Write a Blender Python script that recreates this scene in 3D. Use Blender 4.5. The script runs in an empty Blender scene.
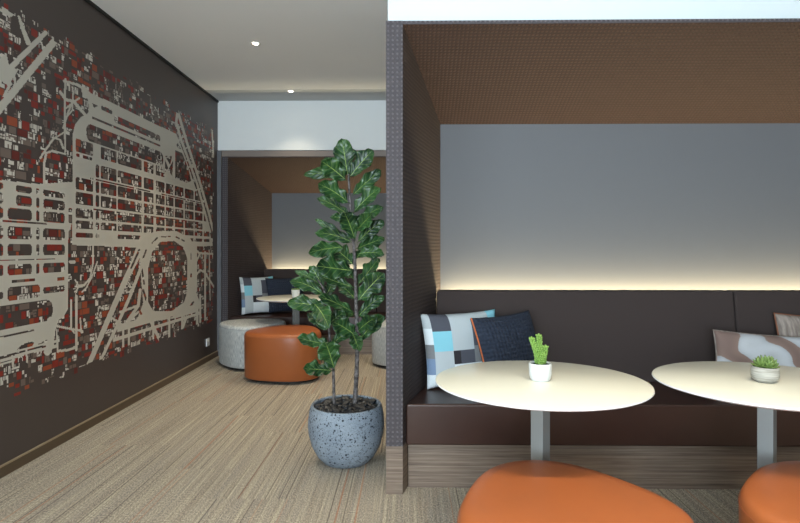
import bpy, bmesh, math, random
import numpy as np
from mathutils import Vector, Matrix
random.seed(7); rng = np.random.RandomState(11)
S = bpy.context.scene
COL = S.collection
PI = math.pi
# ------------------------------------------------------------------ camera
EYE = 1.25; F = 550.0; TH = 0.01454; HY = 249.0
cam = bpy.data.cameras.new('camera'); camo = bpy.data.objects.new('camera', cam); COL.objects.link(camo)
camo.location = (0, 0, EYE); camo.rotation_euler = (PI/2, 0, TH)
cam.sensor_width = 36; cam.lens = 36*F/800; cam.shift_y = -(261.5-HY)/800; cam.clip_start = 0.05
S.camera = camo
cT, sT = math.cos(TH), math.sin(TH)
def P(px, py, Y):                       # photo pixel -> world point at world depth Y
    a = (px-400)/F; b = -(py-HY)/F
    dx, dy = a*cT - sT, a*sT + cT
    k = Y/dy
    return Vector((dx*k, Y, EYE + b*k))
def PH(px, py, h):                      # photo pixel -> world point at height h
    a = (px-400)/F; b = -(py-HY)/F
    dx, dy = a*cT - sT, a*sT + cT
    k = (h-EYE)/b
    return Vector((dx*k, dy*k, h))
# ------------------------------------------------------------------ materials
def mat(name, col=(.5,.5,.5), rough=.6, metal=0, **kw):
    m = bpy.data.materials.new(name); m.use_nodes = True
    nt = m.node_tree; b = nt.nodes['Principled BSDF']
    b.inputs['Base Color'].default_value = (*col, 1); b.inputs['Roughness'].default_value = rough
    b.inputs['Metallic'].default_value = metal
    for k, v in kw.items(): b.inputs[k].default_value = v
    return m
def srgb(r, g, b):
    f = lambda c: (c/255/12.92 if c/255 <= .04045 else ((c/255+.055)/1.055)**2.4)
    return (f(r), f(g), f(b))
class NG:
    def __init__(s, m): s.nt = m.node_tree; s.b = s.nt.nodes['Principled BSDF']
    def n(s, t, **kw):
        x = s.nt.nodes.new(t)
        for k, v in kw.items(): setattr(x, k, v)
        return x
    def l(s, a, b): s.nt.links.new(a, b)
    def math(s, op, a, b=None, c=None):
        x = s.n('ShaderNodeMath', operation=op)
        for i, v in enumerate((a, b, c)):
            if v is None: continue
            if isinstance(v, (int, float)): x.inputs[i].default_value = v
            else: s.l(v, x.inputs[i])
        return x.outputs[0]
    def sep(s, which='UV'):
        t = s.n('ShaderNodeTexCoord'); q = s.n('ShaderNodeSeparateXYZ'); s.l(t.outputs[which], q.inputs[0]); return q.outputs
    def comb(s, x, y, z=0):
        q = s.n('ShaderNodeCombineXYZ')
        for i, v in enumerate((x, y, z)):
            if isinstance(v, (int, float)): q.inputs[i].default_value = v
            else: s.l(v, q.inputs[i])
        return q.outputs[0]
    def noise(s, vec, scale=5, detail=2, rough=.5):
        x = s.n('ShaderNodeTexNoise'); x.inputs['Scale'].default_value = scale; x.inputs['Detail'].default_value = detail
        x.inputs['Roughness'].default_value = rough
        if vec is not None: s.l(vec, x.inputs['Vector'])
        return x.outputs['Fac']
    def ramp(s, fac, stops, mode='LINEAR'):
        x = s.n('ShaderNodeValToRGB'); x.color_ramp.interpolation = mode
        e = x.color_ramp.elements
        while len(e) < len(stops): e.new(.5)
        for i, (p, c) in enumerate(stops):
            e[i].position = p; e[i].color = (*c, 1) if len(c) == 3 else c
        s.l(fac, x.inputs[0]); return x.outputs[0]
    def mix(s, fac, a, b, mode='MIX'):
        x = s.n('ShaderNodeMix', data_type='RGBA', blend_type=mode)
        for i, v in ((0, fac), (6, a), (7, b)):
            if isinstance(v, (int, float)): x.inputs[i].default_value = v
            elif isinstance(v, tuple): x.inputs[i].default_value = (*v, 1)
            else: s.l(v, x.inputs[i])
        return x.outputs[2]
    def bump(s, h, strength=.3, dist=.01):
        x = s.n('ShaderNodeBump'); x.inputs['Strength'].default_value = strength; x.inputs['Distance'].default_value = dist
        s.l(h, x.inputs['Height']); s.l(x.outputs[0], s.b.inputs['Normal'])
    def col(s, c): s.l(c, s.b.inputs['Base Color'])

M = {}
M['wall_dark'] = mat('dark_paint', srgb(78, 69, 66), .45)
M['white'] = mat('white_paint', srgb(234, 238, 238), .7)
M['white_dimmed'] = mat('white_paint_dimmed', srgb(212, 222, 226), .7)  # same white, darkened in colour so the brightly lit near bulkhead doesn't clip
M['ceiling'] = mat('ceiling_paint', srgb(240, 241, 240), .8)
M['ceiling_grey'] = mat('ceiling_grey_zone', srgb(190, 193, 194), .8)  # darker tone for the far strip of ceiling
M['grey_panel'] = mat('grey_panel', srgb(106, 108, 112), .75)
M['black'] = mat('black', srgb(18, 17, 17), .6)
M['taupe'] = mat('taupe_trim', srgb(128, 116, 108), .5)
M['steel'] = mat('painted_steel', srgb(138, 140, 138), .42, .25)
M['table'] = mat('laminate', srgb(226, 224, 208), .22)
M['table_edge'] = mat('laminate_edge', srgb(225, 228, 230), .45)
M['socket'] = mat('white_plastic', srgb(225, 228, 232), .4)
M['skirting'] = mat('brown_skirting', srgb(92, 76, 58), .45)
M['skirting_top'] = mat('skirting_highlight', srgb(168, 150, 124), .3, .2)  # highlight along the skirting ledge, put into a lighter colour
M['soil'] = mat('soil', srgb(22, 21, 21), .9)
M['cord'] = mat('orange_piping', srgb(205, 112, 62), .6)
M['cord_dull'] = mat('rust_piping', srgb(132, 84, 60), .7)
M['cuppot'] = mat('white_ceramic', srgb(208, 212, 212), .3)
M['fixture'] = mat('fixture_white', srgb(235, 235, 230), .5)
def emis(name, col, st):
    m = mat(name, col); b = m.node_tree.nodes['Principled BSDF']
    b.inputs['Emission Color'].default_value = (*col, 1); b.inputs['Emission Strength'].default_value = st
    return m
M['lamp'] = emis('lamp_glow', (1, .9, .72), 40)
M['led'] = emis('led_glow', (1, .82, .5), 6)
# dotted upholstery
def dotted(name, base, dot, pitch=.0225, r=.30):
    m = mat(name, base, .75); g = NG(m); u = g.sep('UV')
    fx = g.math('SUBTRACT', g.math('FRACT', g.math('DIVIDE', u[0], pitch)), .5)
    fy = g.math('SUBTRACT', g.math('FRACT', g.math('DIVIDE', u[1], pitch)), .5)
    d = g.math('SQRT', g.math('ADD', g.math('POWER', fx, 2), g.math('POWER', fy, 2)))
    x = g.n('ShaderNodeMapRange'); x.interpolation_type = 'SMOOTHSTEP'
    x.inputs['From Min'].default_value = r; x.inputs['From Max'].default_value = r*.45; g.l(d, x.inputs['Value'])
    mask = x.outputs[0]
    nz = g.noise(None, 60, 3)
    c = g.mix(mask, base, dot); c = g.mix(.22, c, g.ramp(nz, [(.3, tuple(v*.6 for v in base)), (.7, tuple(v*1.5 for v in base))]))
    g.col(c); g.bump(mask, .9, .004); return m
M['dots'] = dotted('dotted_charcoal_fabric', srgb(70, 65, 68), srgb(104, 98, 102), .0235, .36)
M['dots_in'] = dotted('dotted_brown_fabric', srgb(54, 44, 43), srgb(82, 67, 63), .0215, .40)
M['dots_top'] = dotted('dotted_rust_fabric', srgb(52, 34, 28), srgb(72, 48, 38), .0215, .40)
# wood laminate
def wood(name, c0, c1, c2):
    m = mat(name, c1, .5); g = NG(m); u = g.sep('UV')
    v = g.comb(g.math('MULTIPLY', u[0], .9), g.math('MULTIPLY', u[1], 70))
    n1 = g.noise(v, 1, 5, .65)
    v2 = g.comb(g.math('MULTIPLY', u[0], 6), g.math('MULTIPLY', u[1], 260)); n2 = g.noise(v2, 1, 2)
    c = g.ramp(n1, [(.3, c0), (.5, c1), (.7, c2)]); c = g.mix(.25, c, g.ramp(n2, [(.35, c0), (.65, c2)]))
    g.col(c); return m
M['wood'] = wood('grey_wood_laminate', srgb(72, 56, 46), srgb(118, 101, 88), srgb(156, 140, 122))
# leather
def leather(name, c, rough=.4, sc=320, st=.12):
    m = mat(name, c, rough); g = NG(m); t = g.n('ShaderNodeTexCoord')
    v = g.n('ShaderNodeTexVoronoi'); v.inputs['Scale'].default_value = sc; g.l(t.outputs['Object'], v.inputs['Vector'])
    n = g.noise(t.outputs['Object'], 4, 3)
    g.col(g.mix(g.ramp(n, [(.3, (0, 0, 0)), (.7, (1, 1, 1))]), tuple(x*.92 for x in c), tuple(min(1, x*1.06) for x in c)))
    g.bump(v.outputs['Distance'], st, .002); return m
M['orange'] = leather('tan_orange_leather', srgb(158, 88, 46), .38)
M['brown'] = leather('dark_brown_leather', srgb(58, 37, 30), .33)
M['orange_seam'] = mat('seam_stitch', srgb(150, 80, 44), .6)
def cloth(name, a, b, sx=500, sy=500, rough=.9, st=.3):
    m = mat(name, a, rough); g = NG(m); u = g.sep('UV')
    n = g.noise(g.comb(g.math('MULTIPLY', u[0], sx), g.math('MULTIPLY', u[1], sy)), 1, 3)
    g.col(g.ramp(n, [(.35, a), (.65, b)])); g.bump(n, st, .002); return m
M['backrest'] = cloth('charcoal_twill', srgb(48, 39, 37), srgb(66, 55, 52), 700, 700)
M['boucle'] = cloth('pale_grey_weave', srgb(146, 152, 156), srgb(208, 210, 206), 260, 22)
M['navy'] = cloth('navy_knit', srgb(26, 33, 46), srgb(44, 54, 72), 300, 300, .9, .6)
M['taupe_velvet'] = cloth('taupe_velvet', srgb(118, 106, 98), srgb(160, 148, 138), 60, 12, .7)
for k, a, b in (('p_dark', (72, 74, 84), (88, 90, 100)), ('p_light', (176, 186, 190), (200, 208, 210)), ('p_cyan', (126, 196, 214), (150, 216, 230)),
                ('p_black', (40, 37, 40), (54, 50, 54)), ('p_mid', (118, 120, 122), (140, 142, 144)), ('p_white', (214, 224, 228), (235, 242, 244)), ('p_blue', (112, 134, 165), (136, 158, 186))):
    M[k] = cloth(k, srgb(*a), srgb(*b), 420, 420)
# quilting for navy
g = NG(M['navy']); u = g.sep('UV')
w1 = g.math('SINE', g.math('MULTIPLY', g.math('ADD', u[0], u[1]), 130)); w2 = g.math('SINE', g.math('MULTIPLY', g.math('SUBTRACT', u[0], u[1]), 130))
g.bump(g.math('ADD', g.math('MULTIPLY', g.noise(g.comb(u[0], u[1]), 45, 2), 2), g.math('MULTIPLY', w1, w2)), .6, .006)
# brush-stroke cushion
m = mat('brushed_print', (.5, .5, .5), .8); g = NG(m); u = g.sep('UV')
n0 = g.noise(g.comb(g.math('MULTIPLY', u[0], 5), g.math('MULTIPLY', u[1], 5)), 1, 1)
wv = g.n('ShaderNodeTexWave'); wv.inputs['Scale'].default_value = 1.9; wv.inputs['Distortion'].default_value = 11; wv.inputs['Detail'].default_value = 1.5
wv.inputs['Detail Scale'].default_value = 1.3; wv.bands_direction = 'DIAGONAL'
g.l(g.comb(u[0], g.math('MULTIPLY', u[1], 1.4), 3.3), wv.inputs['Vector'])
fine = g.noise(g.comb(g.math('MULTIPLY', u[0], 40), g.math('MULTIPLY', u[1], 300)), 1, 2)
f2 = g.math('ADD', wv.outputs['Fac'], g.math('MULTIPLY', g.math('SUBTRACT', fine, .5), .18))
c = g.ramp(f2, [(0, srgb(128, 106, 98)), (.62, srgb(142, 119, 108)), (.70, srgb(178, 182, 186)), (1, srgb(196, 200, 204))])
g.col(c); M['brush'] = m
# concrete pot
m = mat('speckled_concrete', srgb(120, 135, 150), .85); g = NG(m); t = g.n('ShaderNodeTexCoord')
v = g.n('ShaderNodeTexVoronoi'); v.inputs['Scale'].default_value = 48; g.l(t.outputs['Object'], v.inputs['Vector'])
n = g.noise(t.outputs['Object'], 38, 3, .6); big = g.noise(t.outputs['Object'], 6, 3)
hole = g.math('MULTIPLY', g.math('LESS_THAN', v.outputs['Distance'], .28), g.math('GREATER_THAN', n, .50))
v2 = g.n('ShaderNodeTexVoronoi'); v2.inputs['Scale'].default_value = 95; g.l(t.outputs['Object'], v2.inputs['Vector'])
hole = g.math('MAXIMUM', hole, g.math('MULTIPLY', g.math('LESS_THAN', v2.outputs['Distance'], .27), g.math('GREATER_THAN', g.noise(t.outputs['Object'], 30, 2), .5)))
c = g.ramp(big, [(.3, srgb(108, 120, 133)), (.7, srgb(142, 153, 163))])
c = g.mix(.3, c, g.ramp(g.noise(t.outputs['Object'], 160, 3), [(.35, srgb(80, 88, 98)), (.6, srgb(160, 170, 180))]))
g.col(g.mix(hole, c, srgb(38, 44, 54))); g.bump(g.math('SUBTRACT', 1, hole), .8, .006); M['concrete'] = m
M['pebble'] = mat('black_pebble', srgb(24, 28, 34), .42)
m = mat('stone_pot', srgb(180, 178, 170), .8); g = NG(m); t = g.n('ShaderNodeTexCoord'); q = g.n('ShaderNodeSeparateXYZ'); g.l(t.outputs['Object'], q.inputs[0])
n = g.noise(g.comb(g.math('MULTIPLY', q.outputs[0], 12), g.math('MULTIPLY', q.outputs[1], 12), g.math('MULTIPLY', q.outputs[2], 160)), 1, 3)
g.col(g.ramp(n, [(.35, srgb(134, 132, 124)), (.65, srgb(178, 176, 168))])); g.bump(n, .3, .003); M['stonepot'] = m
# bark
m = mat('bark', srgb(84, 80, 78), .8); g = NG(m); t = g.n('ShaderNodeTexCoord')
n = g.noise(t.outputs['Object'], 45, 3); g.col(g.ramp(n, [(.35, srgb(52, 46, 44)), (.65, srgb(118, 112, 110))])); g.bump(n, .5, .004); M['bark'] = m
# leaf
def leafmat(name, dark, light, vein):
    m = mat(name, dark, .38); g = NG(m); u = g.sep('UV')
    av = g.math('ABSOLUTE', u[1])
    mid = g.math('LESS_THAN', av, g.math('MULTIPLY_ADD', u[0], -.045, .058))
    fr = g.math('FRACT', g.math('SUBTRACT', g.math('MULTIPLY', u[0], 6), g.math('MULTIPLY', av, 1.5)))
    dd = g.math('ABSOLUTE', g.math('SUBTRACT', fr, .5))
    side = g.math('MULTIPLY', g.math('LESS_THAN', dd, .05), .36)
    mask = g.math('MAXIMUM', mid, side)
    t = g.n('ShaderNodeTexCoord'); n = g.noise(t.outputs['Object'], 9, 2)
    c = g.mix(g.ramp(n, [(.35, (0, 0, 0)), (.65, (1, 1, 1))]), dark, light)
    g.col(g.mix(mask, c, vein)); g.bump(g.math('SUBTRACT', dd, g.math('MULTIPLY', mask, .3)), .6, .006)
    g.b.inputs['Subsurface Weight'].default_value = 0
    return m
M['leaf'] = leafmat('fig_leaf', srgb(22, 50, 30), srgb(50, 88, 44), srgb(132, 156, 80))
M['sprig'] = mat('sprig_green', srgb(112, 148, 66), .5)
M['succulent'] = mat('succulent_green', srgb(104, 128, 66), .45)
# carpet
m = mat('striped_carpet', (.4, .35, .28), .95); g = NG(m); u = g.sep('Object')
pw = .5; ix = g.math('FLOOR', g.math('DIVIDE', u[0], pw))
iy = g.math('FLOOR', g.math('DIVIDE', g.math('ADD', u[1], g.math('MULTIPLY', ix, .37)), 1.0))
off = g.math('ADD', g.math('MULTIPLY', ix, 13.7), g.math('MULTIPLY', iy, 7.3))
n1 = g.noise(g.comb(g.math('MULTIPLY', u[0], 95), g.math('MULTIPLY', u[1], .9), off), 1, 4, .7)
n2 = g.noise(g.comb(g.math('MULTIPLY', u[0], 24), g.math('MULTIPLY', u[1], .25), off), 1, 2)
n3 = g.noise(g.comb(g.math('MULTIPLY', u[0], 170), g.math('MULTIPLY', u[1], 90)), 1, 3)
c = g.ramp(n1, [(.30, srgb(66, 58, 54)), (.40, srgb(138, 126, 112)), (.50, srgb(148, 141, 134)), (.58, srgb(180, 168, 146)), (.68, srgb(222, 212, 186))])
c = g.mix(.22, c, g.ramp(n2, [(.35, srgb(134, 130, 126)), (.5, srgb(162, 150, 130)), (.65, srgb(176, 164, 142))]))
c = g.mix(.45, c, g.ramp(n3, [(.36, srgb(70, 66, 66)), (.5, srgb(158, 146, 128)), (.64, srgb(224, 212, 188))]))
ln = g.noise(g.comb(g.math('MULTIPLY', u[0], 58), iy, ix), 1, 0)
dl = g.math('GREATER_THAN', ln, .70)
c = g.mix(g.math('MULTIPLY', dl, .6), c, srgb(58, 50, 46))
lo = g.noise(g.comb(g.math('MULTIPLY', u[0], 64), iy, g.math('ADD', ix, 40.3)), 1, 0)
ol = g.math('GREATER_THAN', lo, .74)
c = g.mix(g.math('MULTIPLY', ol, .5), c, srgb(170, 98, 58))
g.col(c); g.bump(n3, .5, .004); M['carpet'] = m
# mural colours
for k, c in (('m_road', (202, 199, 188)), ('m_red', (142, 48, 38)), ('m_orange', (158, 78, 50)), ('m_taupe', (122, 108, 100)), ('m_light', (214, 211, 202)), ('m_dred', (108, 44, 38))):
    M[k] = mat(k, srgb(*c), .5)
# ------------------------------------------------------------------ mesh helpers
def uvbox(me):
    uv = me.uv_layers.new(name='UVMap') if not me.uv_layers else me.uv_layers[0]
    for p in me.polygons:
        n = p.normal; a = max(range(3), key=lambda i: abs(n[i]))
        for li in p.loop_indices:
            co = me.vertices[me.loops[li].vertex_index].co
            uv.data[li].uv = ((co.y, co.z) if a == 0 else (co.x, co.z) if a == 1 else (co.x, co.y))
def obj(name, bm, m, parent=None, loc=(0, 0, 0), smooth=None, bevel=0, seg=3, uv=True, subs=0):
    me = bpy.data.meshes.new(name); bmesh.ops.recalc_face_normals(bm, faces=bm.faces); bm.to_mesh(me); bm.free()
    for x in (m if isinstance(m, (list, tuple)) else [m]): me.materials.append(M[x] if isinstance(x, str) else x)
    if uv: uvbox(me)
    o = bpy.data.objects.new(name, me); COL.objects.link(o); o.location = loc
    if parent: o.parent = parent
    if smooth is not None:
        for p in me.polygons: p.use_smooth = True
        if smooth < 180:
            bm2 = bmesh.new(); bm2.from_mesh(me)
            for e in bm2.edges:
                if len(e.link_faces) == 2 and e.calc_face_angle(0) > math.radians(smooth): e.smooth = False
            bm2.to_mesh(me); bm2.free()
    if bevel:
        b = o.modifiers.new('bevel', 'BEVEL'); b.width = bevel; b.segments = seg; b.limit_method = 'ANGLE'; b.angle_limit = math.radians(40)
        for p in me.polygons: p.use_smooth = True
        w = o.modifiers.new('wn', 'WEIGHTED_NORMAL'); w.keep_sharp = False
    if subs:
        s = o.modifiers.new('s', 'SUBSURF'); s.levels = subs; s.render_levels = subs
    return o
def box(bm, a, b, mi=0):
    vs = [bm.verts.new((x, y, z)) for x in (a[0], b[0]) for y in (a[1], b[1]) for z in (a[2], b[2])]
    for f in ((0, 1, 3, 2), (4, 6, 7, 5), (0, 4, 5, 1), (2, 3, 7, 6), (0, 2, 6, 4), (1, 5, 7, 3)):
        bm.faces.new([vs[i] for i in f]).material_index = mi
def bx(a, b): bm = bmesh.new(); box(bm, a, b); return bm
def hexa(b4, t4):                       # 8-corner solid, bottom ring and top ring
    bm = bmesh.new(); B = [bm.verts.new(v) for v in b4]; T = [bm.verts.new(v) for v in t4]
    bm.faces.new(B[::-1]); bm.faces.new(T)
    for i in range(4): bm.faces.new((B[i], B[(i+1) % 4], T[(i+1) % 4], T[i]))
    return bm
def loft(rings, cap0=True, cap1=True, bm=None, mi=None):
    bm = bm or bmesh.new(); R = [[bm.verts.new(v) for v in r] for r in rings]; n = len(R[0])
    for k in range(len(R)-1):
        for i in range(n):
            f = bm.faces.new((R[k][i], R[k][(i+1) % n], R[k+1][(i+1) % n], R[k+1][i]))
            if mi is not None: f.material_index = mi
    if cap0: bm.faces.new(R[0][::-1])
    if cap1: bm.faces.new(R[-1])
    return bm
def lathe(prof, n=48, cap0=True, cap1=False):
    return loft([[(r*math.cos(2*PI*i/n), r*math.sin(2*PI*i/n), z) for i in range(n)] for r, z in prof], cap0, cap1)
def tube(pts, rad, n=8, bm=None):
    pts = [Vector(p) for p in pts]; rings = []
    for k, p in enumerate(pts):
        d = (pts[min(k+1, len(pts)-1)]-pts[max(k-1, 0)]).normalized()
        a = d.cross(Vector((0.3, 1, 0.1))).normalized(); b = d.cross(a); r = rad[k] if isinstance(rad, (list, tuple)) else rad
        rings.append([p+a*r*math.cos(2*PI*i/n)+b*r*math.sin(2*PI*i/n) for i in range(n)])
    return loft(rings, bm=bm)
def thing(name, label, cat, loc=(0, 0, 0), rz=0, group=None):
    o = bpy.data.objects.new(name, None); COL.objects.link(o); o.location = loc; o.rotation_euler = (0, 0, rz); o.empty_display_size = .1
    return tag(o, label, cat, group)
def tag(o, label, cat, group=None):
    o['label'] = label; o['category'] = cat
    if group: o['group'] = group
    return o
def struct(o): o['kind'] = 'structure'; return o
def dup(root, loc, rz=None, label=None):
    r = root.copy(); COL.objects.link(r); r.location = loc
    if rz is not None: r.rotation_euler = (0, 0, rz)
    if label: r['label'] = label
    for ch in list(root.children):
        c = ch.copy(); COL.objects.link(c); c.parent = r
        for gch in list(ch.children):
            d = gch.copy(); COL.objects.link(d); d.parent = c
    return r
# ------------------------------------------------------------------ room
WX = -2.23; YR = 6.40; CH = 2.985; XR = 5.6; YN = -3.6; YB = 7.6
struct(obj('floor', bx((WX-.1, YN-.1, -.08), (XR+.1, YB, 0)), 'carpet'))
struct(obj('ceiling', bx((WX-.1, YN-.1, CH), (XR+.1, 5.97, CH+.1)), 'ceiling'))
struct(obj('ceiling', bx((WX-.1, 5.97, CH-.001), (XR+.1, YR+.1, CH+.1)), 'ceiling_grey'))
bm = bmesh.new()
box(bm, (WX-.1, .3, 0), (WX, YB, CH)); box(bm, (WX-.1, YN, 0), (WX, .3, .25)); box(bm, (WX-.1, YN, 2.75), (WX, .3, CH)); box(bm, (WX-.1, YN, .25), (WX, -3.3, 2.75))
struct(obj('wall_left', bm, 'wall_dark'))
bm = bmesh.new()
for y in np.linspace(-3.3, .3, 4): box(bm, (WX-.08, y-.03, .25), (WX-.02, y+.03, 2.75))
struct(obj('unseen_window_2', bm, 'steel'))  # unseen frame, invented for the daylight from the left
struct(obj('wall_far', bx((WX, YR+.015, 2.407), (XR, YR+.12, CH)), 'white'))
struct(obj('wall_back', bx((WX, YB-.1, 0), (XR, YB, CH)), 'white'))
# white bulkhead over the near booth
struct(obj('wall_booth', bx((-.103, 2.815, 2.417), (4.2, 3.72, CH)), 'white_dimmed'))
# near and right walls behind the camera; unseen windows invented to supply daylight
bm = bmesh.new()
box(bm, (XR, YN, 0), (XR+.1, YB, CH))
struct(obj('wall_right', bm, 'wall_dark'))
bm = bmesh.new()
box(bm, (WX-.1, YN-.1, 0), (XR+.1, YN, .25)); box(bm, (WX-.1, YN-.1, 2.75), (XR+.1, YN, CH)); box(bm, (WX-.1, YN-.1, .25), (-2.1, YN, 2.75)); box(bm, (.4, YN-.1, .25), (XR+.1, YN, 2.75))
struct(obj('wall_near', bm, 'wall_dark'))
bm = bmesh.new()
for x in np.linspace(-2.1, .4, 3): box(bm, (x-.03, YN-.08, .25), (x+.03, YN-.02, 2.75))
struct(obj('unseen_window_1', bm, 'steel'))
# shadow gap and skirting
struct(obj('trim_1', bx((WX, YN, CH-.022), (WX+.016, YR, CH-.001)), 'black'))
bm = bmesh.new(); box(bm, (WX, YN, 0), (WX+.012, YR, .058), 0); box(bm, (WX, YN, .058), (WX+.014, YR, .066), 1)
struct(obj('baseboard_left', bm, ['skirting', 'skirting_top']))
# socket
t = thing('wall_socket', 'small white power socket low on the dark mural wall', 'socket', (WX, 6.08, .215))
obj('cover_plate', bx((0, -.045, -.042), (.012, .045, .042)), 'socket', t, bevel=.003)
obj('switch', bx((.012, -.012, .012), (.017, .012, .03)), 'fixture', t)
# ------------------------------------------------------------------ mural
RES = .0055
U = np.arange(1.5, 6.33, RES); H = np.arange(.36, 2.68, RES)
uu, hh = np.meshgrid(U+RES/2, H+RES/2)
dxw = WX; cxv = dxw*cT + uu*sT; cyv = -dxw*sT + uu*cT
PX = 400+F*cxv/cyv; PY = HY-F*(hh-EYE)/cyv
def seg(px0, py0, px1, py1, w0, w1=None):
    w1 = w0 if w1 is None else w1
    dx, dy = px1-px0, py1-py0; L = dx*dx+dy*dy
    t = np.clip(((PX-px0)*dx+(PY-py0)*dy)/L, 0, 1)
    return np.hypot(PX-px0-t*dx, PY-py0-t*dy) < (w0+(w1-w0)*t)/2
def line(pts, w, w1=None):
    r = np.zeros(PX.shape, bool); n = len(pts)-1; w1 = w if w1 is None else w1
    for i in range(n): r |= seg(*pts[i], *pts[i+1], w+(w1-w)*i/n, w+(w1-w)*(i+1)/n)
    return r
def poly(pts):
    r = np.zeros(PX.shape, bool); n = len(pts)
    for i in range(n):
        (x0, y0), (x1, y1) = pts[i], pts[(i+1) % n]
        if y0 == y1: continue
        c = ((y0 > PY) != (y1 > PY)) & (PX < (x1-x0)*(PY-y0)/(y1-y0)+x0); r ^= c
    return r
VX = 408.0
def u_of(px):
    a = (px-400)/F; return WX*(a*sT+cT)/(a*cT-sT)
def rr(pxa, pxb, pt, pb, rad=.02):       # rounded block: columns in pixels, rows in slope to the vanishing point
    u0, u1 = u_of(pxa), u_of(pxb); h1, h0 = EYE+pt*-WX, EYE+pb*-WX
    rad = min(rad, (u1-u0)/2*.9, (h1-h0)/2*.9)
    qx = np.abs(uu-(u0+u1)/2)-(u1-u0)/2+rad; qy = np.abs(hh-(h0+h1)/2)-(h1-h0)/2+rad
    return np.hypot(np.maximum(qx, 0), np.maximum(qy, 0))+np.minimum(np.maximum(qx, qy), 0) < rad
def sl(px, py): return (HY-py)/(VX-px)
road = np.zeros(PX.shape, bool)
# left field of apron blocks
A = poly([(-900, 232), (0, 180), (38, 184), (68, 182), (75, 182), (75, 205), (68, 240), (68, 308), (64, 316), (52, 325), (49, 333), (-900, 640)])
rowsA = [(186, 192.5, 24), (196, 206, 24), (209, 220, 20), (227, 239, 20), (244, 256, 20), (264, 275, 20), (286, 299, 24)]
slA = [(sl(x, a), sl(x, b)) for a, b, x in rowsA]
colsA = [(7.5, 31.5), (36, 39), (43, 64.5)]
holes = np.zeros(PX.shape, bool)
for k, (a, b) in enumerate(slA):
    for c0, c1 in colsA:
        if k == 6 and c0 == 36: continue
        if k == 6 and c0 > 40: b = sl(54, 292.5); a = sl(54, 286)
        if k == 6 and c0 < 10: c1 = 39.5
        if k < 2 and c0 < 10: c0 = 15.5
        holes |= rr(c0, c1, a, b, .02)
    for c0, c1 in ((-22, 3), (-34, -28), (-75, -42), (-130, -88), (-150, -140), (-260, -165), (-420, -290), (-650, -450)):
        holes |= rr(c0, c1, a, b, .02)
holes |= rr(68.5, 71.8, sl(70, 208), sl(70, 223), .01) | rr(68.5, 71.8, sl(70, 230), sl(70, 241), .01)
holes |= rr(11.5, 35, sl(23, 279), sl(23, 282.5), .008) | rr(57, 64, sl(60, 277), sl(60, 281), .008)
holes |= rr(-260, 52.5, sl(26, 303), sl(26, 325), .09)
holes |= seg(-300, 200, 46, 224, 1.6) | seg(-300, 268, 54, 259, 2.4, 1.2)
holes |= seg(-20, 342, 42, 328.5, 2.6, 1.2)
road |= A & ~holes
# lower left bands
low = line([(-200, 402), (-40, 358), (0, 346), (30, 340), (48, 332), (52, 322)], 20, 11) & ~(PY < 302)
low &= ~(poly([(16, 351), (20, 346), (28, 342), (34, 342), (32, 347), (24, 351)]) | poly([(36, 348), (46, 340), (45, 347)]))
low |= line([(-200, 402), (-60, 377), (0, 361), (30, 352), (56, 346)], 3) | line([(-60, 368), (0, 355), (57, 341)], 2.2) | line([(-60, 385), (0, 365), (14, 360)], 2)
low |= line([(52, 320), (50, 345), (47, 352)], 7)
road |= low
road |= line([(48, 328), (56, 326), (66, 328), (82, 331)], 2.2) | line([(76, 296), (76, 350)], 2.4) | line([(58, 351), (68, 350), (76, 347)], 2.6) | line([(71, 300), (71, 328), (74, 333)], 1.8) | line([(80, 318), (81, 332)], 1.6)
road |= line([(57, 336), (57.5, 352)], 2) | line([(12, 356), (13, 368)], 2) | line([(26, 350), (27, 362)], 2)
# upper left runways
road |= line([(-60, 180), (0, 108), (56, 39)], 9, 7) | line([(-60, 132), (0, 76), (12, 66), (45, 33)], 7, 5) | line([(18.5, 16), (23, 30), (28, 43)], 2.5, 5)
road |= poly([(-60, 60), (0, 58), (6, 53), (9, 66), (18, 70), (8, 86), (0, 80), (-60, 120)]) | line([(-80, -20), (0, 8), (11, 15)], 6, 4) | line([(6, 70), (10, 84), (4, 96)], 3)
road |= line([(14, 76), (16, 92)], 2.4)
# star junction
road |= line([(65, 79), (64.5, 110), (65, 152)], 2) | line([(64, 81), (78, 85), (89, 93)], 2.6) | line([(60, 92), (66, 100), (73, 101), (86, 116)], 3)
road |= line([(73, 100), (68, 112), (63, 128)], 2) | line([(73, 92), (72, 110), (66, 118)], 1.6) | line([(66, 108), (79, 98)], 2)
road |= line([(44, 186), (44, 163), (46, 153), (52, 151), (65, 154)], 2.6, 2) | line([(40, 158), (48, 146), (54, 138), (60, 140), (63, 148)], 2.2) | line([(52, 140), (58, 136), (66, 131)], 1.6)
road |= line([(84, 90), (86, 95)], 6)
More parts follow.
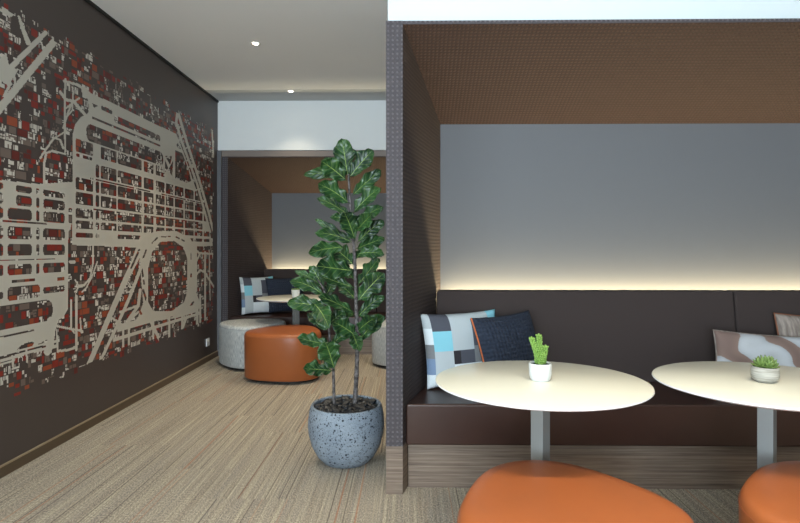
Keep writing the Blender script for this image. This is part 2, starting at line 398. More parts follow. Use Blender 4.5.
# upper right grid
B = poly([(72, 245), (72.5, 134), (75, 124), (81, 117), (88, 113), (89, 104), (86, 95), (86, 91), (92, 93.5), (176, 134), (184, 154), (206, 219), (213, 246), (150, 248)])
hb = np.zeros(PX.shape, bool)
hb |= rr(114, 160, .457, .432, .03) | rr(101, 112, .468, .455, .02) | poly([(92, 103), (98, 106), (93, 108)])
hb |= rr(92, 160, .419, .412, .004) | rr(86, 163, .392, .338, .09)
rows = [(.331, .297), (.268, .233), (.214, .183), (.170, .138), (.120, .096), (.083, .064), (.047, .037)]
cols = [(76, 92.5), (96, 98.5), (101, 116), (118, 141), (144, 153), (156, 164), (166, 173), (175, 183), (185, 193), (195, 202), (204, 209)]
for k, (a, b) in enumerate(rows):
    for j, (c0, c1) in enumerate(cols):
        if k == 0 and c0 >= 165: continue
        if rng.rand() < .04: continue
        f = (rng.rand()-.5)*.3 if j > 2 and k > 3 else 0
        hb |= rr(c0+f-.4, c1+f+.4, a+.003, b-.003, .014)
hb |= rr(76, 92, .289, .280, .01) | rr(90, 150, .2245, .2205, .002) | rr(160, 206, .2245, .2205, .002) | rr(92, 200, .1275, .125, .001)
# triangular aprons near the crossing
hb |= poly([(165, 156), (172, 156), (170, 165)]) | poly([(165, 160), (168, 168), (165, 172)]) | poly([(173, 160), (172, 176), (168, 170)])
hb |= poly([(175, 150), (182, 153), (188, 168), (191, 181), (186, 183), (175, 178)]) | poly([(176, 145), (177.5, 143), (181, 149), (178, 148)])
road |= B & ~hb
# slim twin taxiway on the right
rt = line([(177.5, 111), (186, 140), (199, 180), (209, 214), (215, 240)], 2.6, 2.0) | line([(177.5, 112), (176, 122), (181, 140), (187, 156), (197, 184), (206, 217), (210, 232)], 2.6, 2)
for (x, y) in ((179.5, 127), (183, 137), (186.5, 148), (192, 166), (199, 189)): rt |= seg(x-3, y+1, x+3, y-1, 1.5)
road |= rt | line([(212, 132), (213, 150), (215, 165)], 1.2)
# oval
inner = poly([(160, 242), (174, 241), (183, 247), (187, 258), (187, 292), (184, 302), (172, 311), (153, 311), (148, 302), (148, 268), (152, 252)])
outer = poly([(140, 236), (158, 231), (176, 231), (190, 238), (197, 252), (196, 292), (200, 303), (196, 312), (176, 318), (148, 322), (136, 322), (143, 303), (141, 280), (140, 262), (128, 270)])
road |= outer; road &= ~inner
sliv = np.zeros(PX.shape, bool)
for x0, y0, x1, y1, w in ((141, 247, 137, 262, 3.2), (146, 250, 143, 258, 1.6), (141.5, 268, 144, 284, 1.8), (143, 290, 146, 300, 2), (190.5, 254, 190.5, 268, 1.5), (191, 274, 190, 288, 1.5), (193, 302, 189, 309, 2), (152, 243, 157, 238, 1.5), (160, 237, 170, 236.5, 1.2), (176, 237, 184, 241, 1.4), (137, 305, 141, 314, 2), (155, 320, 172, 315.5, 2.4), (176, 314, 190, 310, 2.2), (131, 275, 134, 268, 2)):
    sliv |= seg(x0, y0, x1, y1, w)
road &= ~sliv
road |= line([(144, 243), (127, 276), (106, 324), (88, 366)], 6, 4.6) | line([(143, 262), (130, 296), (114, 332), (100, 361)], 3.2, 2.8) | line([(140, 290), (138, 306), (128, 320)], 3)
road &= ~(line([(139, 250), (131, 268)], 2) | line([(128, 285), (122, 300)], 2) | line([(116, 312), (109, 328)], 1.6))
bb = (rr(117, 201, -.262, -.286, .004) | rr(113, 201, -.302, -.316, .004))
for x in (122, 127.5, 152, 168, 181, 196): bb |= rr(x, x+2.2, -.262, -.345 if x < 160 else -.37, .002)
bb |= line([(151, 322), (160, 341)], 3) | line([(186, 318), (180, 334)], 2.4) | line([(120, 312), (137, 306)], 2.4) | line([(112, 318), (124, 326), (138, 312)], 2.2)
road |= bb
road |= rr(188, 197, .03, -.20, .03) & ~(rr(190.5, 192, .0, -.05, .01) | rr(190, 192.3, -.09, -.13, .01))
road |= line([(193, 285), (196, 275), (200, 270), (204, 272), (214, 287)], 1.8) | line([(205, 252), (205, 320)], 1.8) | line([(193, 248), (199, 253), (213, 254)], 2) | line([(200, 295), (200, 322)], 2) | line([(209, 250), (210, 300)], 1)
road |= line([(196, 262), (200, 253)], 1.6)
# service road under the grid
road |= line([(93, 238), (93, 262), (90, 278), (84, 285), (78, 286), (76, 292)], 1.8) | line([(97, 262), (92, 276), (86, 288), (82, 292)], 1.4) | line([(75, 280), (79, 287), (84, 286)], 1.4) | line([(70, 262), (74, 262)], 3)
# tiles
NR, NC = hh.shape
idx = np.zeros((NR, NC), np.uint8)       # 0 wall, 1 road, 2 red 3 orange 4 taupe 5 light 6 dark red
rh = .05; gp = .007
r0 = .36
while r0 < 2.68:
    h_ = rh*rng.uniform(.8, 1.15)
    jr = slice(int((r0-.36)/RES), int((r0+h_-gp-.36)/RES))
    u0 = 1.5+rng.rand()*.02
    while u0 < 6.33:
        w = rng.choice([.03, .045, .065, .09], p=[.28, .36, .24, .12]); c = rng.choice([0, 2, 3, 4, 5, 6], p=[.22, .13, .08, .20, .29, .08])
        jc0, jc1 = int((u0-1.5)/RES), int((u0+w-gp-1.5)/RES)
        if c: 
            if c == 5 or (c == 4 and rng.rand() < .4):
                idx[jr, jc0:jc1] = 4 if (c == 5 and rng.rand() < .3) else 0
                y0 = jr.start
                while y0 < jr.stop:
                    hh_ = rng.randint(2, 6); x0 = jc0
                    while x0 < jc1:
                        ww = rng.randint(2, 5)
                        if rng.rand() < .68: idx[y0:min(y0+hh_-(rng.rand() < .4), jr.stop), x0:min(x0+ww-(rng.rand() < .5), jc1)] = c
                        x0 += ww
                    y0 += hh_
            else:
                s = rng.rand()
                a = jr.start; b = jr.stop
                if s < .2: a = (a+b)//2
                elif s < .4: b = (a+b)//2+1
                idx[a:b, jc0:jc1] = c
        u0 += w
    r0 += h_
idx[road] = 1
# stepped outer edge of the artwork
hb_ = .43; ht_ = 2.60
edge_t = np.repeat(rng.uniform(-.045, .03, 1000), 9)[:NC]; edge_b = np.repeat(rng.uniform(-.02, .035, 1000), 11)[:NC]
idx[(hh > ht_+edge_t[None, :]) | (hh < hb_+edge_b[None, :])] = 0
edge_r = np.repeat(rng.uniform(-.04, .02, 1000), 8)[:NR]
idx[uu > 6.27+edge_r[:, None]] = 0
bm_v = []; bm_f = []; bm_m = []
prev = {}
X0 = WX+.0015
def emit(c, j0, j1, i0, i1):
    k = len(bm_v); ua, ub, ha, hb2 = 1.5+j0*RES, 1.5+j1*RES, .36+i0*RES, .36+i1*RES
    bm_v.extend([(X0, ua, ha), (X0, ub, ha), (X0, ub, hb2), (X0, ua, hb2)]); bm_f.append((k, k+1, k+2, k+3)); bm_m.append(c-1)
for i in range(NR+1):
    cur = {}
    if i < NR:
        row = idx[i]; ch = np.flatnonzero(np.diff(row))+1; st = np.r_[0, ch]; en = np.r_[ch, NC]
        for a, b in zip(st, en):
            if row[a]: cur[(int(a), int(b), int(row[a]))] = i
    for k, s in prev.items():
        if k in cur: cur[k] = s
        else: emit(k[2], k[0], k[1], s, i)
    prev = cur
me = bpy.data.meshes.new('wall_mural'); me.from_pydata(bm_v, [], bm_f)
for k in ('m_road', 'm_red', 'm_orange', 'm_taupe', 'm_light', 'm_dred'): me.materials.append(M[k])
me.polygons.foreach_set('material_index', np.array(bm_m, np.int32)); me.update()
o = bpy.data.objects.new('wall_mural', me); COL.objects.link(o)
tag(o, 'large red, grey and brown airport map graphic covering the dark left wall', 'mural')
# ------------------------------------------------------------------ booths
def booth(name_label, bench_label, X0o, X0f, X0b, X1b, X1f, X1o, Yf, Yb, Hf, Hb, Ht, trim=False, seam=None, blabel=''):
    """X0o outer left, X0f inner left at the front, X0b inner left at the back; mirrored on the right"""
    t = thing('acoustic_booth', name_label, 'booth', (X0o, Yf, 0))
    L = lambda x, y, z: (x-X0o, y-Yf, z)
    KB = .245
    for (xo, xf, xb) in ((X0o, X0f, X0b), (X1o, X1f, X1b)):
        bm = hexa([L(xo, Yf, KB), L(xf, Yf, KB), L(xb, Yb, KB), L(xo, Yb, KB)], [L(xo, Yf, Ht), L(xf, Yf, Ht), L(xb, Yb, Ht), L(xo, Yb, Ht)])
        o = obj('side_panel', bm, ['dots', 'dots_in'], t)
        for p in o.data.polygons:
            if abs(p.normal.x) > .8 and (p.center.x-(xo-X0o))*(1 if xf > xo else -1) > .02: p.material_index = 1
        bm = hexa([L(xo, Yf+.004, 0), L(xf, Yf+.004, 0), L(xb, Yb, 0), L(xo, Yb, 0)], [L(xo, Yf+.004, KB), L(xf, Yf+.004, KB), L(xb, Yb, KB), L(xo, Yb, KB)])
        obj('base_panel', bm, 'wood', t)
    # sloping canopy
    q = .012
    bm = hexa([L(X0f, Yf+.002, Hf), L(X1f, Yf+.002, Hf), L(X1b, Yb, Hb), L(X0b, Yb, Hb)], [L(X0f-.001, Yf+.002, Ht), L(X1f, Yf+.002, Ht), L(X1b, Yb, Ht), L(X0b, Yb, Ht)])
    o = obj('canopy', bm, ['dots_top', 'dots'], t)
    for p in o.data.polygons:
        if p.normal.y < -.8: p.material_index = 1
    obj('rear_panel', bx(L(X0o, Yb, 0), L(X1o, Yb+.05, Ht)), 'grey_panel', t)
    if trim: obj('fascia', bx(L(WX+.002, Yf-.01, Ht-.07), L(X1o, Yf+.0, Ht-.003)), 'taupe', t)
    # led tray behind the backrest
    zb = .895
    led = bx(L(X0b+.0, Yb-.055, zb-.012), L(X1b, Yb-.025, zb)); obj('led_strip', led, 'led', t)
    # bench
    Ys = Yf+.085; Yk = Yb-.18
    xat = lambda y: X0f+(X0b-X0f)*(y-Yf)/(Yb-Yf); xbt = lambda y: X1f+(X1b-X1f)*(y-Yf)/(Yb-Yf)
    e = .004
    s = thing('banquette_bench', bench_label, 'bench', (X0b, Ys, 0)); LL = lambda x, y, z: (x-X0b, y-Ys, z)
    obj('plinth', hexa([LL(xat(Ys)+e, Ys, 0), LL(xbt(Ys)-e, Ys, 0), LL(xbt(Yb)-e, Yb-.002, 0), LL(xat(Yb)+e, Yb-.002, 0)], [LL(xat(Ys)+e, Ys, .235), LL(xbt(Ys)-e, Ys, .235), LL(xbt(Yb)-e, Yb-.002, .235), LL(xat(Yb)+e, Yb-.002, .235)]), 'wood', s)
    y0 = Ys-.045
    obj('seat_cushion', hexa([LL(xat(y0)+e, y0, .236), LL(xbt(y0)-e, y0, .236), LL(xbt(Yk)-e, Yk, .236), LL(xat(Yk)+e, Yk, .236)], [LL(xat(y0)+e, y0, .449), LL(xbt(y0)-e, y0, .449), LL(xbt(Yk)-e, Yk, .449), LL(xat(Yk)+e, Yk, .449)]), 'brown', s, bevel=.011)
    cuts = [xat(Yk)+e] + ([seam] if seam else [(X0b+X1b)/2]) + [xbt(Yk)-e]
    for i in range(len(cuts)-1):
        a, b = cuts[i]+(.003 if i else 0), cuts[i+1]-(.003 if i < len(cuts)-2 else 0)
        a2 = a+(.026 if i == 0 else 0); b2 = b-(.03 if i == len(cuts)-2 else 0)
        # leaning pad
        bm = hexa([LL(a, Yk-.10, .45), LL(b, Yk-.10, .45), LL(b2, Yk+.085, .236), LL(a2, Yk+.085, .236)], [LL(a2-.012 if i == 0 else a, Yk-.03, .991), LL(b2 if i else b, Yk-.03, .991), LL(b2, Yk+.085, .991), LL(a2, Yk+.085, .991)])
        obj('backrest', bm, 'backrest', s, bevel=.014)
    # light under the led tray
    ld = bpy.data.lights.new('led_light', 'AREA'); ld.shape = 'RECTANGLE'; ld.size = X1b-X0b-.03; ld.size_y = .03; ld.color = (1, .82, .48)
    ld.energy = LEDW*(X1b-X0b)
    lo = bpy.data.objects.new('led_light', ld); COL.objects.link(lo); lo.parent = t; lo.location = L((X0b+X1b)/2, Yb-.042, zb+.004); lo.rotation_euler = (PI, 0, 0)
    return t
LEDW = 10
booth('near dotted charcoal booth with sloping canopy and lit grey back', 'long brown leather bench in the near booth behind two white tables', -.112, -.027, .213, 3.86, 4.10, 4.185, 2.8, 3.62, 2.395, 2.069, 2.413, seam=2.005)
booth('far booth beyond the fig, dark sides and taupe fascia', 'long brown leather bench in the far booth behind the fig', -2.226, -2.118, -1.80, .95, 1.27, 1.38, YR+.03, YR+.85, 2.325, 1.988, 2.405, trim=True, seam=-.4)
# jamb between mural wall and far booth
struct(obj('trim_2', bx((WX, YR-.005, 0), (WX+.045, YR+.025, 2.40)), 'grey_panel'))
# ------------------------------------------------------------------ tables
def table(label):
    t = thing('cafe_table', label, 'table', (0, 0, 0), 0, 'round white cafe tables')
    R = .396
    prof = [(R-.045, .702), (R-.005, .714), (R, .718), (R-.001, .7225), (R-.005, .7225)]
    o = obj('tabletop', lathe([(0.001, .702)]+prof[:4]+[(R-.006, .7245), (.001, .7245)], 96), ['table', 'table_edge'], t, smooth=30)
    for p in o.data.polygons:
        if p.center.z < .7225: p.material_index = 1
    o.scale = (1.06, 1, 1)
    s = .0275
    o = obj('column', bx((-s, -s, .012), (s, s, .69)), 'steel', t, bevel=.002); o.rotation_euler = (0, 0, PI/4)
    obj('mounting_plate', bx((-.09, -.09, .69), (.09, .09, .702)), 'black', t)
    obj('foot_plate', lathe([(.001, 0), (.128, 0), (.131, .005), (.128, .011), (.001, .014)], 64), 'steel', t, smooth=30)
    return t
t1p = PH(540.5, 381, .7245); 
tb1 = table('round white table with the leafy cactus pot, left of the near pair'); TX1, TY1 = .530, 2.21; tb1.location = (TX1, TY1, 0)
TX2, TY2 = 1.425, 2.205
dup(tb1, (TX2, TY2, 0), label='round white table cut by the right edge of the picture')
TX3, TY3 = -1.215, 5.95
dup(tb1, (TX3, TY3, 0), label='distant round white table behind the orange ottoman')
# ------------------------------------------------------------------ ottomans
def ott_ring(z, s, n=96, r=.345, a=.028, ph=0):
    return [((r+a*math.cos(3*(2*PI*i/n-ph)))*s*math.cos(2*PI*i/n), (r+a*math.cos(3*(2*PI*i/n-ph)))*s*math.sin(2*PI*i/n), z) for i in range(n)]
def ottoman(label, m, loc, rz, group):
    t = thing('ottoman', label, 'ottoman', loc, rz, group)
    prof = [(.03, .93), (.032, .975), (.04, .991), (.38, 1.0), (.415, 1.0), (.436, .99), (.452, .965), (.460, .92), (.464, .80), (.466, .4), (.466, .01)]
    obj('upholstery', loft([ott_ring(z, s) for z, s in prof]), m, t, smooth=60)
    obj('seam', loft([ott_ring(.423, 1.001), ott_ring(.4245, 1.0035), ott_ring(.426, .999)], False, False), 'orange_seam' if m == 'orange' else 'p_mid', t, smooth=60)
    obj('plinth', loft([ott_ring(.012, .9), ott_ring(.03, .9)]), 'black', t)
    for k in range(3):
        a = k*2*PI/3+.5; f = lathe([(.02, 0), (.022, .003), (.02, .012)], 16, True, True)
        obj('glide', f, 'steel', t, loc=(.25*math.cos(a), .25*math.sin(a), 0))
    return t
G1 = 'orange leather ottomans'; G2 = 'pale grey fabric ottomans'
AP = math.radians(98)
ot = ottoman('orange leather ottoman in front of the table with the cactus pot', 'orange', (.492, 1.725, 0), AP, G1)
dup(ot, (1.42, 1.735, 0), math.radians(75), 'orange leather ottoman in the lower right corner under the table edge')
dup(ot, (-1.195, 5.36, 0), math.radians(200), 'far orange leather ottoman beside the fig leaves').scale = (1.05, 1.05, 1)
og = ottoman('grey fabric ottoman partly behind the far orange one', 'boucle', (-1.685, 5.93, 0), math.radians(40), G2)
dup(og, (-.02, 5.95, 0), math.radians(60), 'grey fabric ottoman seen between fig trunk and charcoal panel')
# ------------------------------------------------------------------ planter + fig
PC = Vector((-.3645, 3.245, 0))
fig = thing('potted_fig_tree', 'tall fiddle-leaf fig with two trunks in a speckled grey concrete pot', 'plant', PC)
obj('pot', lathe([(.001, 0), (.115, 0), (.135, .006), (.172, .045), (.203, .105), (.220, .17), (.2245, .225), (.219, .285), (.209, .330), (.205, .337), (.196, .338), (.190, .333), (.196, .28), (.19, .27), (.001, .27)], 72), 'concrete', fig, smooth=50)
obj('soil', lathe([(.001, .296), (.19, .296), (.192, .285), (.001, .285)], 40), 'soil', fig)
bm = bmesh.new(); bmesh.ops.create_icosphere(bm, subdivisions=2, radius=1)
for v in bm.verts: v.co *= 1+.10*math.sin(v.co.x*3+v.co.y*4)
pb = obj('pebble', bm, 'pebble', fig, smooth=180); first = True
k = 0
for i in range(60):
    a = i*2.399; r = .172*math.sqrt((i+.5)/60)
    o = pb if first else pb.copy()
    if not first: COL.objects.link(o); o.parent = fig
    first = False
    s = random.uniform(.022, .036); o.scale = (s*random.uniform(1, 1.5), s, s*random.uniform(.55, .8))
    o.location = (r*math.cos(a), r*math.sin(a), .305+random.uniform(0, .016)); o.rotation_euler = (random.uniform(-.4, .4), random.uniform(-.4, .4), random.uniform(0, 6))
loc = lambda v: v-PC
def trunk(pts, Ys, r0, r1):
    pp = [loc(P(x, y, Y)) for (x, y), Y in zip(pts, Ys)]
    # smooth interpolation
    out = []; n = len(pp)
    for i in range(n-1):
        p0, p1, p2, p3 = pp[max(i-1, 0)], pp[i], pp[i+1], pp[min(i+2, n-1)]
        for k in range(6):
            t = k/6; out.append(.5*((2*p1)+(p2-p0)*t+(2*p0-5*p1+4*p2-p3)*t*t+(3*p1-p0-3*p2+p3)*t**3))
    out.append(pp[-1]); N = len(out)
    rad = [(r0+(r1-r0)*i/N)*(1+.06*math.sin(i*2.1)) for i in range(N)]
    obj('trunk', tube(out, rad, 10), 'bark', fig, smooth=60)
trunk([(354, 412), (355, 400), (357, 360), (357, 330), (356, 300), (354.5, 255), (352.5, 235), (350, 200), (348.5, 174)], [3.30]*9, .0155, .006)
trunk([(334, 410), (334, 400), (333, 365), (330, 342), (327, 305), (324, 290), (318, 280)], [3.26, 3.26, 3.26, 3.25, 3.24, 3.23, 3.22], .010, .005)
def leaf(bx_, by_, tx, ty, w, Yb=3.30, dY=0.0, roll=0, droop=.12, cup=.25):
    b = loc(P(bx_, by_, Yb)); tip = loc(P(tx, ty, Yb+dY))
    ax = tip-b; Ln = ax.length; ax.normalize()
    view = -(tip+PC-Vector((0, 0, EYE))).normalized()
    sd = ax.cross(view)
    if sd.length < .3: sd = ax.cross(Vector((0, 0, 1)))
    sd.normalize(); nr = sd.cross(ax).normalized()
    if nr.dot(view) < 0: nr = -nr; sd = -sd
    R = Matrix.Rotation(roll, 3, ax); sd = R @ sd; nr = R @ nr
    W = w/F*3.3*1.22
    NU, NV = 18, 10
    bm = bmesh.new(); uvl = bm.loops.layers.uv.new('UVMap'); gr = []; uvs = {}
    ph = random.uniform(0, 6)
    for i in range(NU+1):
        t = i/NU; pet = .07
        s = max(0, (t-pet)/(1-pet))
        # fiddle outline: narrow waist near base, broad blunt end
        wd = (math.sin(PI*min(1, s**.80))**.62)*(.62+.38*s) if 0 < s < 1 else 0
        wd = wd*(1-.22*math.exp(-((s-.33)/.13)**2))
        wd = max(wd, .02)
        mid = b+ax*(Ln*t)+Vector((0, 0, 1))*(Ln*droop*4*t*(1-t)*.55)-nr*(.05*Ln*math.sin(t*PI))
        row = []
        for j in range(NV+1):
            v = -1+2*j/NV
            wav = 1+.075*math.sin(t*17+ph+(2 if v > 0 else 0))+.04*math.sin(t*39+ph)
            off = sd*(v*wd*W*.5*wav) + nr*(cup*W*.5*wd*abs(v)**1.5 + .10*W*math.sin(t*19+ph+v)*abs(v)**2)
            vt = bm.verts.new(mid+off); uvs[vt] = (t, v); row.append(vt)
        gr.append(row)
    for i in range(NU):
        for j in range(NV):
            f = bm.faces.new((gr[i][j], gr[i+1][j], gr[i+1][j+1], gr[i][j+1])); f.smooth = True
            for l in f.loops: l[uvl].uv = uvs[l.vert]
    o = obj('leaf', bm, 'leaf', fig, uv=False)
    sm = o.modifiers.new('solid', 'SOLIDIFY'); sm.thickness = .0012
# (base, tip, width px, depth offset)
LV = [
 (348, 178, 342, 139, 23, .02, .2), (349, 178, 373, 150, 20, -.03, -.3), (347, 181, 321, 161, 22, -.10, .3), (347, 172, 304, 175, 13, .08, .2), (336, 180, 328, 157, 17, .05, 0),
 (350, 204, 318, 184, 20, -.09, .2), (352, 196, 381, 170, 15, .06, -.3), (352, 214, 380, 188, 18, -.08, -.2), (351, 217, 317, 198, 13, .06, .3),
 (353, 222, 330, 217, 10, -.04, .3), (354, 226, 383, 207, 14, -.06, -.3), (352, 241, 315, 219, 9, .04, .4), (353, 243, 315, 233, 14, -.08, .3), (355, 240, 344, 212, 20, -.13, 0),
 (357, 243, 388, 221, 15, .05, -.2), (356, 249, 386, 238, 15, .10, -.3), (345, 247, 308, 253, 17, -.12, .3), (354, 266, 330, 247, 20, .10, .2), (357, 254, 388, 254, 14, -.06, -.3),
 (354, 271, 316, 266, 26, -.13, .25), (354, 288, 319, 276, 14, -.04, .4), (357, 286, 379, 258, 16, .09, -.3), (357, 302, 388, 273, 22, -.06, -.1), (355, 232, 372, 214, 16, -.14, -.2),
 (355, 314, 318, 297, 15, -.12, .3), (357, 318, 387, 296, 14, .07, -.3), (358, 342, 388, 316, 18, -.07, -.2), (357, 337, 333, 322, 20, -.10, .3), (357, 332, 376, 318, 17, -.14, -.2), (352, 333, 359, 351, 15, -.15, 0),
 (356, 300, 338, 284, 13, .12, .2), (355, 260, 374, 240, 14, .14, 0), (355, 316, 334, 312, 14, .14, 0), (354, 280, 334, 262, 16, .12, 0),
]
for (a, b, c, d, w, dY, ro) in LV: leaf(a, b, min(c, 384), d, w, 3.30, dY, ro+random.uniform(-.3, .3), random.uniform(.02, .16), random.uniform(.15, .35))
LM = [(324, 289, 310, 266, 12, .04, .1), (320, 284, 295, 271, 8, .03, .4), (324, 295, 290, 281, 14, -.08, .3), (326, 308, 287, 303, 17, -.06, .3), (313, 303, 329, 328, 20, -.14, .1), (328, 331, 309, 313, 17, .08, .2),
      (331, 346, 297, 338, 16, -.06, .4), (334, 369, 325, 342, 25, -.09, -.1), (333, 371, 303, 369, 17, -.10, .2), (331, 345, 352, 331, 13, .06, -.2), (328, 325, 345, 312, 14, .08, -.2), (324, 300, 334, 281, 12, .09, 0)]
for (a, b, c, d, w, dY, ro) in LM: leaf(a, b, c, d, w, 3.25, dY, ro+random.uniform(-.25, .25), random.uniform(.05, .18), random.uniform(.15, .35))
# ------------------------------------------------------------------ small pots
def blob(bm, c, d, L, r, n=6, flat=1.0, pt=.5):
    c = Vector(c); d = Vector(d).normalized(); a = d.cross(Vector((.31, .2, .93))).normalized(); b = d.cross(a)
    rings = []
    for t, s in ((0, .35), (.25, .85), (.5, 1), (.75, .8), (.93, pt*.7), (1, .05)):
        rings.append([c+d*L*t+a*r*s*math.cos(2*PI*i/n)+b*r*s*flat*math.sin(2*PI*i/n) for i in range(n)])
    loft(rings, bm=bm)
TT = .7245
# leafy cactus
tp = PH(540.2, 380.0, TT)
t = thing('potted_cactus', 'small white pot with bright green knobbly cactus on left table', 'plant', (tp.x, tp.y, TT))
obj('pot', lathe([(.001, 0), (.034, 0), (.040, .006), (.0445, .025), (.045, .050), (.0445, .067), (.0425, .069), (.041, .066), (.041, .058), (.001, .058)], 40), 'cuppot', t, smooth=45)
obj('soil', lathe([(.001, .062), (.041, .062), (.041, .058), (.001, .058)], 24), 'soil', t)
for (x0, y0, x1, y1, h) in ((0, 0, -.034, .004, .105), (.004, .0, -.006, .0, .118), (.012, .006, .022, .004, .072), (.0, -.012, .012, -.015, .045), (-.008, .012, -.012, .01, .06)):
    bm = bmesh.new(); n = int(h/.008)
    tube([(x0, y0, .055), ((x0+x1)/2, (y0+y1)/2, .06+h*.5), (x1, y1, .06+h)], [.007, .007, .004], 8, bm)
    for k in range(n):
        s = (k+.5)/n; c = Vector((x0+(x1-x0)*s, y0+(y1-y0)*s, .058+h*s))
        for q in range(5):
            a = q*2*PI/5+k*.6+random.uniform(-.2, .2); blob(bm, c, (math.cos(a), math.sin(a), .75), .017, .0052, 6)
    blob(bm, (x1, y1, .06+h-.004), (0, 0, 1), .014, .006)
    obj('stem', bm, 'sprig', t, smooth=60)
# rosette succulent
tp = PH(765, 381.5, TT)
t = thing('potted_succulent', 'squat ribbed stone pot with pointed-leaf succulent on right table', 'plant', (tp.x, tp.y, TT))
obj('pot', lathe([(.001, 0), (.030, 0), (.042, .007), (.0485, .022), (.049, .042), (.046, .058), (.044, .060), (.0425, .056), (.001, .05)], 40), 'stonepot', t, smooth=45)
obj('soil', lathe([(.001, .056), (.043, .056), (.043, .05), (.001, .05)], 24), 'soil', t)
for (cx, cy, cz, R) in ((-.018, .0, .058, 1.1), (.018, .004, .060, 1.15), (0, .018, .062, 1), (.002, -.018, .056, 1), (.0, .0, .066, 1.1), (.030, -.006, .054, .8)):
    bm = bmesh.new()
    for ly, (n, el, L) in enumerate(((7, .5, .034), (6, 1.2, .038), (4, 2.6, .038))):
        for q in range(n):
            a = q*2*PI/n+ly*.5+cx*50; blob(bm, (cx, cy, cz-.004+ly*.002), (math.cos(a), math.sin(a), el), L*R, .0062*R, 6, .6, .6)
    obj('rosette', bm, 'succulent', t, smooth=60)
# far pot
tp = PH(295.8, 297.6, TT)
t = thing('potted_plant', 'tiny white pot on the distant table behind fig leaves', 'plant', (tp.x, tp.y, TT))
obj('pot', lathe([(.001, 0), (.034, 0), (.038, .005), (.046, .085), (.043, .086), (.04, .078), (.001, .076)], 32), 'cuppot', t, smooth=45)
bm = bmesh.new()
for q in range(14): a = q*2.4; r = .03*math.sqrt(q/14); blob(bm, (r*math.cos(a), r*math.sin(a), .074), (math.cos(a)*.5, math.sin(a)*.5, 1), .03, .008)
obj('rosette', bm, 'succulent', t, smooth=60)
# ------------------------------------------------------------------ cushions
def cushion(label, TL, TR, BL, thick, mats, fn=None, piping=None, sink=0, N=26, name='scatter_cushion'):
    TL, TR, BL = Vector(TL), Vector(TR), Vector(BL)
    wv = TR-TL; hv = TL-BL; W = wv.length; Hh = hv.length
    ex = wv.normalized(); nr = ex.cross(hv).normalized(); ez = nr.cross(ex).normalized()*-1
    if ez.z < 0: ez = -ez
    ez = hv.normalized()
    nr = ex.cross(ez).normalized()
    if nr.y > 0: nr = -nr
    C = (TR+BL)/2
    t = thing(name, label, 'cushion', C-ez*Hh/2)
    o0 = C-ez*Hh/2
    def pt(u, v, side):
        k = max(0, (1-abs(u)**3.2))*max(0, (1-abs(v)**3.2))
        pin = 1-.06*(1-abs(v)**2)*abs(u)**3; pin2 = 1-.06*(1-abs(u)**2)*abs(v)**3
        return C+ex*(u*W/2*pin)+ez*(v*Hh/2*pin2)+nr*(side*thick/2*k**.55+side*.0005)-o0
    bm = bmesh.new(); uvl = bm.loops.layers.uv.new('UVMap'); uvd = {}
    cr = lambda i: math.sin((-1+2*i/N)*PI/2)*.35+(-1+2*i/N)*.65
    edge = {}
    for side in (1, -1):
        g_ = []
        for i in range(N+1):
            r = []
            for j in range(N+1):
                bnd = i in (0, N) or j in (0, N)
                if bnd and (i, j) in edge: v = edge[(i, j)]
                else:
                    v = bm.verts.new(pt(cr(i), cr(j), 0 if bnd else side))
                    if bnd: edge[(i, j)] = v
                uvd[(v, side)] = ((cr(i)+1)/2*W, (cr(j)+1)/2*Hh); r.append(v)
            g_.append(r)
        for i in range(N):
            for j in range(N):
                f = bm.faces.new((g_[i][j], g_[i+1][j], g_[i+1][j+1], g_[i][j+1])); f.smooth = True
                if fn: f.material_index = fn((cr(i)+cr(i+1)+2)/4, (cr(j)+cr(j+1)+2)/4, side)
                for l in f.loops: l[uvl].uv = uvd[(l.vert, side)]
    obj('cover', bm, mats, t, uv=False)
    if piping:
        pts = []
        for u, v in ([(-1, a) for a in np.linspace(1, -1, 14)]+([(a, -1) for a in np.linspace(-1, 1, 14)[1:]] if 'navy' in label else [])): pts.append(pt(u, v, 0))
        if 'navy' not in label: pts = [pt(a, 1, 0) for a in np.linspace(1, -1, 14)]+pts[1:]
        obj('piping', tube(pts, .0045, 6), piping, t, smooth=60)
    return t
PATCH = ['p_dark', 'p_light', 'p_cyan', 'p_black', 'p_mid', 'p_white', 'p_blue']
def patches(u, v, s):
    if s < 0: return 1
    if u < .10: return [5, 6, 4, 5, 1][min(4, int(v*5))]
    if u < .34: return 1 if v < .50 else 2 if v < .75 else 0
    if u < .60: return (5 if v < .3 else (3 if u < .43 else 0) if v < .52 else 1)
    if u < .86: return 5 if v < .33 else 4 if v < .53 else 0 if v < .92 else 1
    return 2 if v > .85 else 1 if v > .5 else 0
cushion('patchwork cushion of grey, cyan and white squares on the near bench', P(420, 314, 3.13), P(495, 309, 3.33), P(427, 389.5, 3.13), .13, PATCH, patches)
cushion('navy quilted cushion with an orange edge on the near bench', P(471, 318, 3.05), P(529, 310, 3.31), P(489.5, 393, 3.05), .13, 'navy', None, 'cord')
cushion('wide brown and pale brush-print cushion on the near bench', P(713, 330, 3.20), P(812, 337.5, 3.24), P(714, 381.5, 3.13), .12, 'brush', None, 'taupe_velvet')
cushion('taupe velvet cushion with orange edge behind the brush-print one', P(774, 313, 3.345), P(842, 316, 3.345), P(782, 380.5, 3.28), .10, 'taupe_velvet', None, 'cord_dull')
cushion('patchwork cushion in the left corner of the far bench', P(239, 277, 6.56), P(273, 276, 6.84), P(241.5, 315, 6.56), .09, PATCH, patches)
cushion('dark navy cushion behind the distant white table', P(265, 278, 6.70), P(302, 277, 6.93), P(269, 313, 6.68), .10, 'navy')
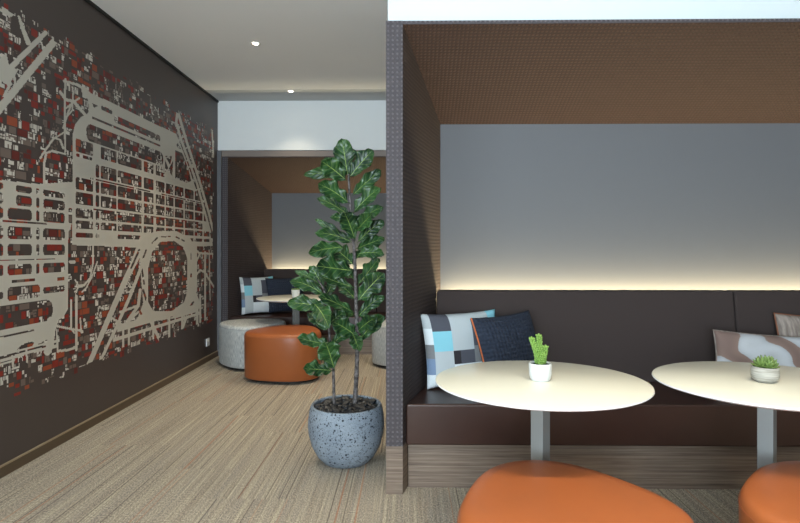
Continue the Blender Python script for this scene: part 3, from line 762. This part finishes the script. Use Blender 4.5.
# ------------------------------------------------------------------ downlights and added fill spots
DL = None
def down(x, y, label):
    global DL
    if DL is None:
        t = thing('ceiling_downlight', label, 'downlight', (x, y, CH-.0015), 0, 'recessed ceiling downlights')
        obj('bezel', lathe([(.030, .0), (.044, -.002), (.046, .0005)], 40, False, False), 'fixture', t, smooth=60)
        obj('lens', lathe([(.001, -.001), (.022, -.001), (.022, .001)], 32, True, False), 'lamp', t)
        DL = t; r = t
    else: r = dup(DL, (x, y, CH-.0015), label=label)
    return r
def spot(x, y, e, size=100, blend=.6, tgt=None):
    l = bpy.data.lights.new('spot', 'SPOT'); l.energy = e; l.spot_size = math.radians(size); l.spot_blend = blend; l.shadow_soft_size = .022; l.color = (1, .86, .64)
    o = bpy.data.objects.new('downlight_or_fill_beam', l); COL.objects.link(o); o.location = (x, y, CH-.03)
    if tgt:
        o.rotation_euler = (Vector(tgt)-o.location).to_track_quat('-Z', 'Y').to_euler()
q1 = P(255.5, 43.5, 4.62); q2 = P(291, 91.8, 6.05)
down(q1.x, q1.y*(CH-EYE)/(q1.z-EYE), 'recessed round ceiling downlight nearest the camera'); down(-1.29, 6.03, 'recessed ceiling downlight right before the white far bulkhead')
EL = 85
for (x, y, e) in ((-1.285, 4.62, EL), (-1.29, 6.03, EL*.25), (-1.285, 3.2, EL*.4), (-1.285, 1.75, EL*.3), (.15, 4.8, EL*.9), (-.3, 5.6, EL*.6)): spot(x, y, e, 96, .9)  # last one is an added spot without fixture, brightening the far booth
for (x, y, e) in ((.15, 1.15, 75), (.92, 1.10, 95), (1.8, 1.15, 75)): spot(x, y, e, 76, .5)
for (x, y) in ((-1.285, .3), (-1.285, -1.2), (.4, -.6), (.4, -2.0), (2.0, -.6)): spot(x, y, 150, 90, .9)  # unseen spots added behind the camera to lift the ceiling by bounce
# ------------------------------------------------------------------ daylight lamps outside the invented windows
def area(loc, rot, sx, sy, e, col):
    l = bpy.data.lights.new('daylight', 'AREA'); l.shape = 'RECTANGLE'; l.size = sx; l.size_y = sy; l.energy = e; l.color = col
    o = bpy.data.objects.new('daylight', l); COL.objects.link(o); o.location = loc; o.rotation_euler = rot
area((-.9, YN-.22, 1.5), (PI/2+.6, 0, 0), 2.2, 2.5, 430, (.76, .90, 1))  # both lamps tilted up to brighten the ceiling
area((WX-.35, -1.5, 1.5), (0, -PI/2-.6, 0), 2.5, 3.4, 165, (.76, .90, 1))
w = bpy.data.worlds.new('world'); S.world = w; w.use_nodes = True
w.node_tree.nodes['Background'].inputs[0].default_value = (.7, .85, 1, 1); w.node_tree.nodes['Background'].inputs[1].default_value = .5
S.view_settings.view_transform = 'Standard'; S.view_settings.look = 'None'; S.view_settings.exposure = 0.12; S.view_settings.gamma = 1
